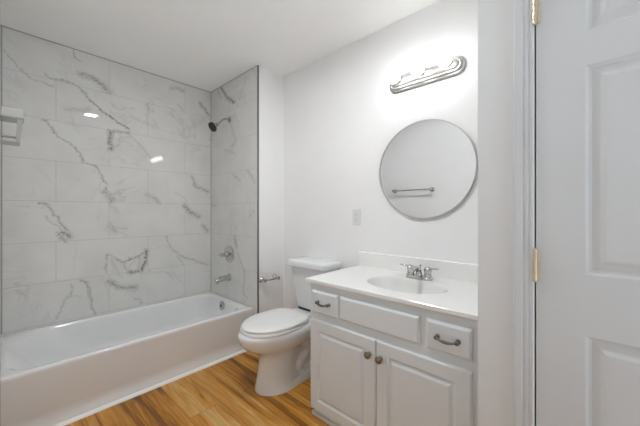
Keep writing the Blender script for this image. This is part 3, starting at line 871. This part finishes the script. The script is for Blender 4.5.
# ------------------------------------------------------------------ faucet
FX, FY = 1.618, 0.712
fa = thing('faucet', (FX, FY, ZT), 'chrome two handle centerset faucet behind the oval basin', 'faucet')
bm = B()
loft(bm, [rrect(FX - 0.026 + d, FX + 0.026 - d, FY - 0.078 + d, FY + 0.078 - d, 0.0255 - d, ZT + z, 8) for z, d in ((0.0005, 0), (0.010, 0), (0.016, 0.003), (0.019, 0.009))])
finish('deck_plate', bm, 'chrome', fa, smooth=45)
for s in (-1, 1):
    yy = FY + s * 0.051
    bm = B()
    lathe(bm, (FX, yy, ZT + 0.016), (0, 0, 1), [(0, 0.024), (0.008, 0.023), (0.022, 0.019), (0.032, 0.021), (0.046, 0.022), (0.055, 0.017), (0.059, 0.006)], 24)
    tube(bm, curve_pts([(FX, yy, ZT + 0.062), (FX - 0.004, yy + s * 0.028, ZT + 0.068), (FX - 0.008, yy + s * 0.062, ZT + 0.070)], 5), [0.009] * 4 + [0.0075] * 4 + [0.006] * 3, 12, flat=0.7)
    finish('handle', bm, 'chrome', fa, smooth=50)
bm = B()
lathe(bm, (FX, FY, ZT + 0.016), (0, 0, 1), [(0, 0.020), (0.02, 0.018), (0.03, 0.012)], 22)
tube(bm, curve_pts([(FX + 0.004, FY, ZT + 0.022), (FX - 0.008, FY, ZT + 0.052), (FX - 0.045, FY, ZT + 0.066), (FX - 0.090, FY, ZT + 0.060), (FX - 0.118, FY, ZT + 0.046)], 6),
     [0.017] * 7 + [0.0145] * 6 + [0.0125] * 6 + [0.0115] * 6, 16)
lathe(bm, (FX - 0.112, FY, ZT + 0.052), (-0.15, 0, -1), [(0, 0.0125), (0.018, 0.012), (0.020, 0.008)], 16)
finish('spout', bm, 'chrome', fa, smooth=50)
bm = B(); tube(bm, [(FX + 0.018, FY, ZT + 0.017), (FX + 0.018, FY, ZT + 0.072)], 0.003, 8); lathe(bm, (FX + 0.018, FY, ZT + 0.068), (0, 0, 1), [(0, 0.004), (0.003, 0.007), (0.009, 0.007), (0.012, 0.003)], 14)
finish('lift_rod', bm, 'chrome', fa, smooth=50)

# ------------------------------------------------------------------ round mirror
MY, MZ, MR = 0.743, 1.443, 0.3035
mi = thing('mirror', (X_EAST, MY, MZ), 'round wall mirror with a thin metal rim above the sink', 'mirror')
bm = B(); lathe(bm, (X_EAST - 0.0005, MY, MZ), (-1, 0, 0), [(0, MR - 0.006), (0.014, MR - 0.006)], 96)
finish('glass', bm, 'mirror', mi)
bm = B()
a = [(0, MR - 0.0055), (0, MR), (0.0165, MR), (0.018, MR - 0.0015), (0.018, MR - 0.0045), (0.0165, MR - 0.0055), (0, MR - 0.0055)]
lathe(bm, (X_EAST - 0.0005, MY, MZ), (-1, 0, 0), a, 96, False, False)
finish('rim', bm, 'nickel', mi, smooth=40, label='thin brushed metal rim')

# ------------------------------------------------------------------ vanity light
LY, LZ = 0.735, 2.017
vl = thing('vanity_light', (X_EAST, LY, LZ), 'three bulb brushed nickel vanity light bar above the round mirror', 'light')
bm = B()
def plate(hl, hh, r, x):
    return [Vector((x, LY + p.x, LZ + p.y)) for p in rrect(-hl, hl, -hh, hh, r, 0, 10)]
xe = X_EAST
loft(bm, [plate(0.234, 0.053, 0.048, xe - 0.0005), plate(0.234, 0.053, 0.048, xe - 0.012), plate(0.228, 0.047, 0.043, xe - 0.016), plate(0.222, 0.040, 0.038, xe - 0.016),
          plate(0.220, 0.038, 0.036, xe - 0.028), plate(0.215, 0.034, 0.032, xe - 0.032), plate(0.209, 0.029, 0.028, xe - 0.032), plate(0.206, 0.026, 0.025, xe - 0.042), plate(0.200, 0.020, 0.019, xe - 0.046)])
finish('back_plate', bm, 'nickel', vl, smooth=35)
for dy in (0.155, 0.0, -0.155):
    bm = B()
    lathe(bm, (xe - 0.044, LY + dy, LZ + 0.008), (-1, 0, 0), [(0, 0.022), (0.004, 0.024), (0.022, 0.024), (0.026, 0.021), (0.026, 0.016), (0.018, 0.014)], 24)
    so = finish('socket', bm, 'nickel', vl, smooth=40)
    bm = B()
    r = 0.039
    c0 = 0.064
    pr = [(0.016, 0.013), (0.024, 0.015)]
    pr = pr[:2] + [(c0 + r * math.cos(math.radians(150 - i * 150 / 11)), r * math.sin(math.radians(150 - i * 150 / 11))) for i in range(12)]
    lathe(bm, (xe - 0.044, LY + dy, LZ + 0.008), (-1, 0, 0), pr, 28)
    finish('bulb', bm, 'bulb', so, smooth=60, label='glowing round white bulb')

# ------------------------------------------------------------------ outlet on the wall by the mirror
OY, OZ = 1.243, 1.142
ou = thing('wall_outlet', (X_EAST, OY, OZ), 'small white wall outlet plate left of the round mirror', 'outlet')
bm = B(); box(bm, X_EAST - 0.006, X_EAST - 0.0003, OY - 0.036, OY + 0.036, OZ - 0.059, OZ + 0.059, 0.003, 2)
finish('cover_plate', bm, 'plastic', ou)
bm = B(); box(bm, X_EAST - 0.0085, X_EAST - 0.004, OY - 0.0165, OY + 0.0165, OZ - 0.034, OZ + 0.034, 0.0012, 1)
ins = finish('receptacle', bm, 'plastic', ou)
for s in (-1, 1):
    bm = B()
    for dy in (-0.006, 0.006): box(bm, X_EAST - 0.0089, X_EAST - 0.008, OY + dy - 0.0014, OY + dy + 0.0014, OZ + s * 0.02 - 0.005, OZ + s * 0.02 + 0.004)
    lathe(bm, (X_EAST - 0.008, OY, OZ + s * 0.02 - 0.010), (-1, 0, 0), [(0, 0.0025), (0.0009, 0.0025)], 10)
    finish('socket_slots', bm, 'plastic_grey', ins, label='grey socket slots')

# ------------------------------------------------------------------ towel bar on the west wall (seen in the mirror)
tb = thing('towel_bar', (X_WEST, 1.66, 1.46), 'chrome towel bar on the opposite wall, seen in the round mirror', 'towel bar')
for y in (1.405, 1.905):
    bm = B()
    lathe(bm, (X_WEST, y, 1.462), (1, 0, 0), [(0, 0.027), (0.006, 0.027), (0.012, 0.017), (0.030, 0.013), (0.050, 0.013), (0.056, 0.017), (0.070, 0.017), (0.074, 0.010), (0.075, 0.002)], 22)
    finish('post', bm, 'chrome', tb, smooth=45)
bm = B(); tube(bm, [(X_WEST + 0.060, 1.405, 1.462), (X_WEST + 0.060, 1.905, 1.462)], 0.0095, 16)
finish('bar', bm, 'chrome', tb, smooth=45)

# ------------------------------------------------------------------ ceiling light (its reflection shows in the tile)
CLX, CLY = 0.745, 1.15
cl = thing('ceiling_light', (CLX, CLY, H), 'white ceiling light overhead, a bright spot reflected in the marble tile', 'ceiling light')
bm = B()
for (a0, a1, b0, b1) in ((-0.15, 0.15, -0.15, -0.050), (-0.15, 0.15, 0.050, 0.15), (-0.15, -0.056, -0.050, 0.050), (0.056, 0.15, -0.050, 0.050)):
    box(bm, CLX + a0, CLX + a1, CLY + b0, CLY + b1, H - 0.022, H - 0.0005)
finish('frame', bm, 'trim', cl)
bm = B(); box(bm, CLX - 0.056, CLX + 0.056, CLY - 0.050, CLY + 0.050, H - 0.019, H - 0.001)
finish('diffuser', bm, 'lamp', cl, label='glowing white diffuser')

for o in bpy.data.objects:
    if '_base' in o: del o['_base']
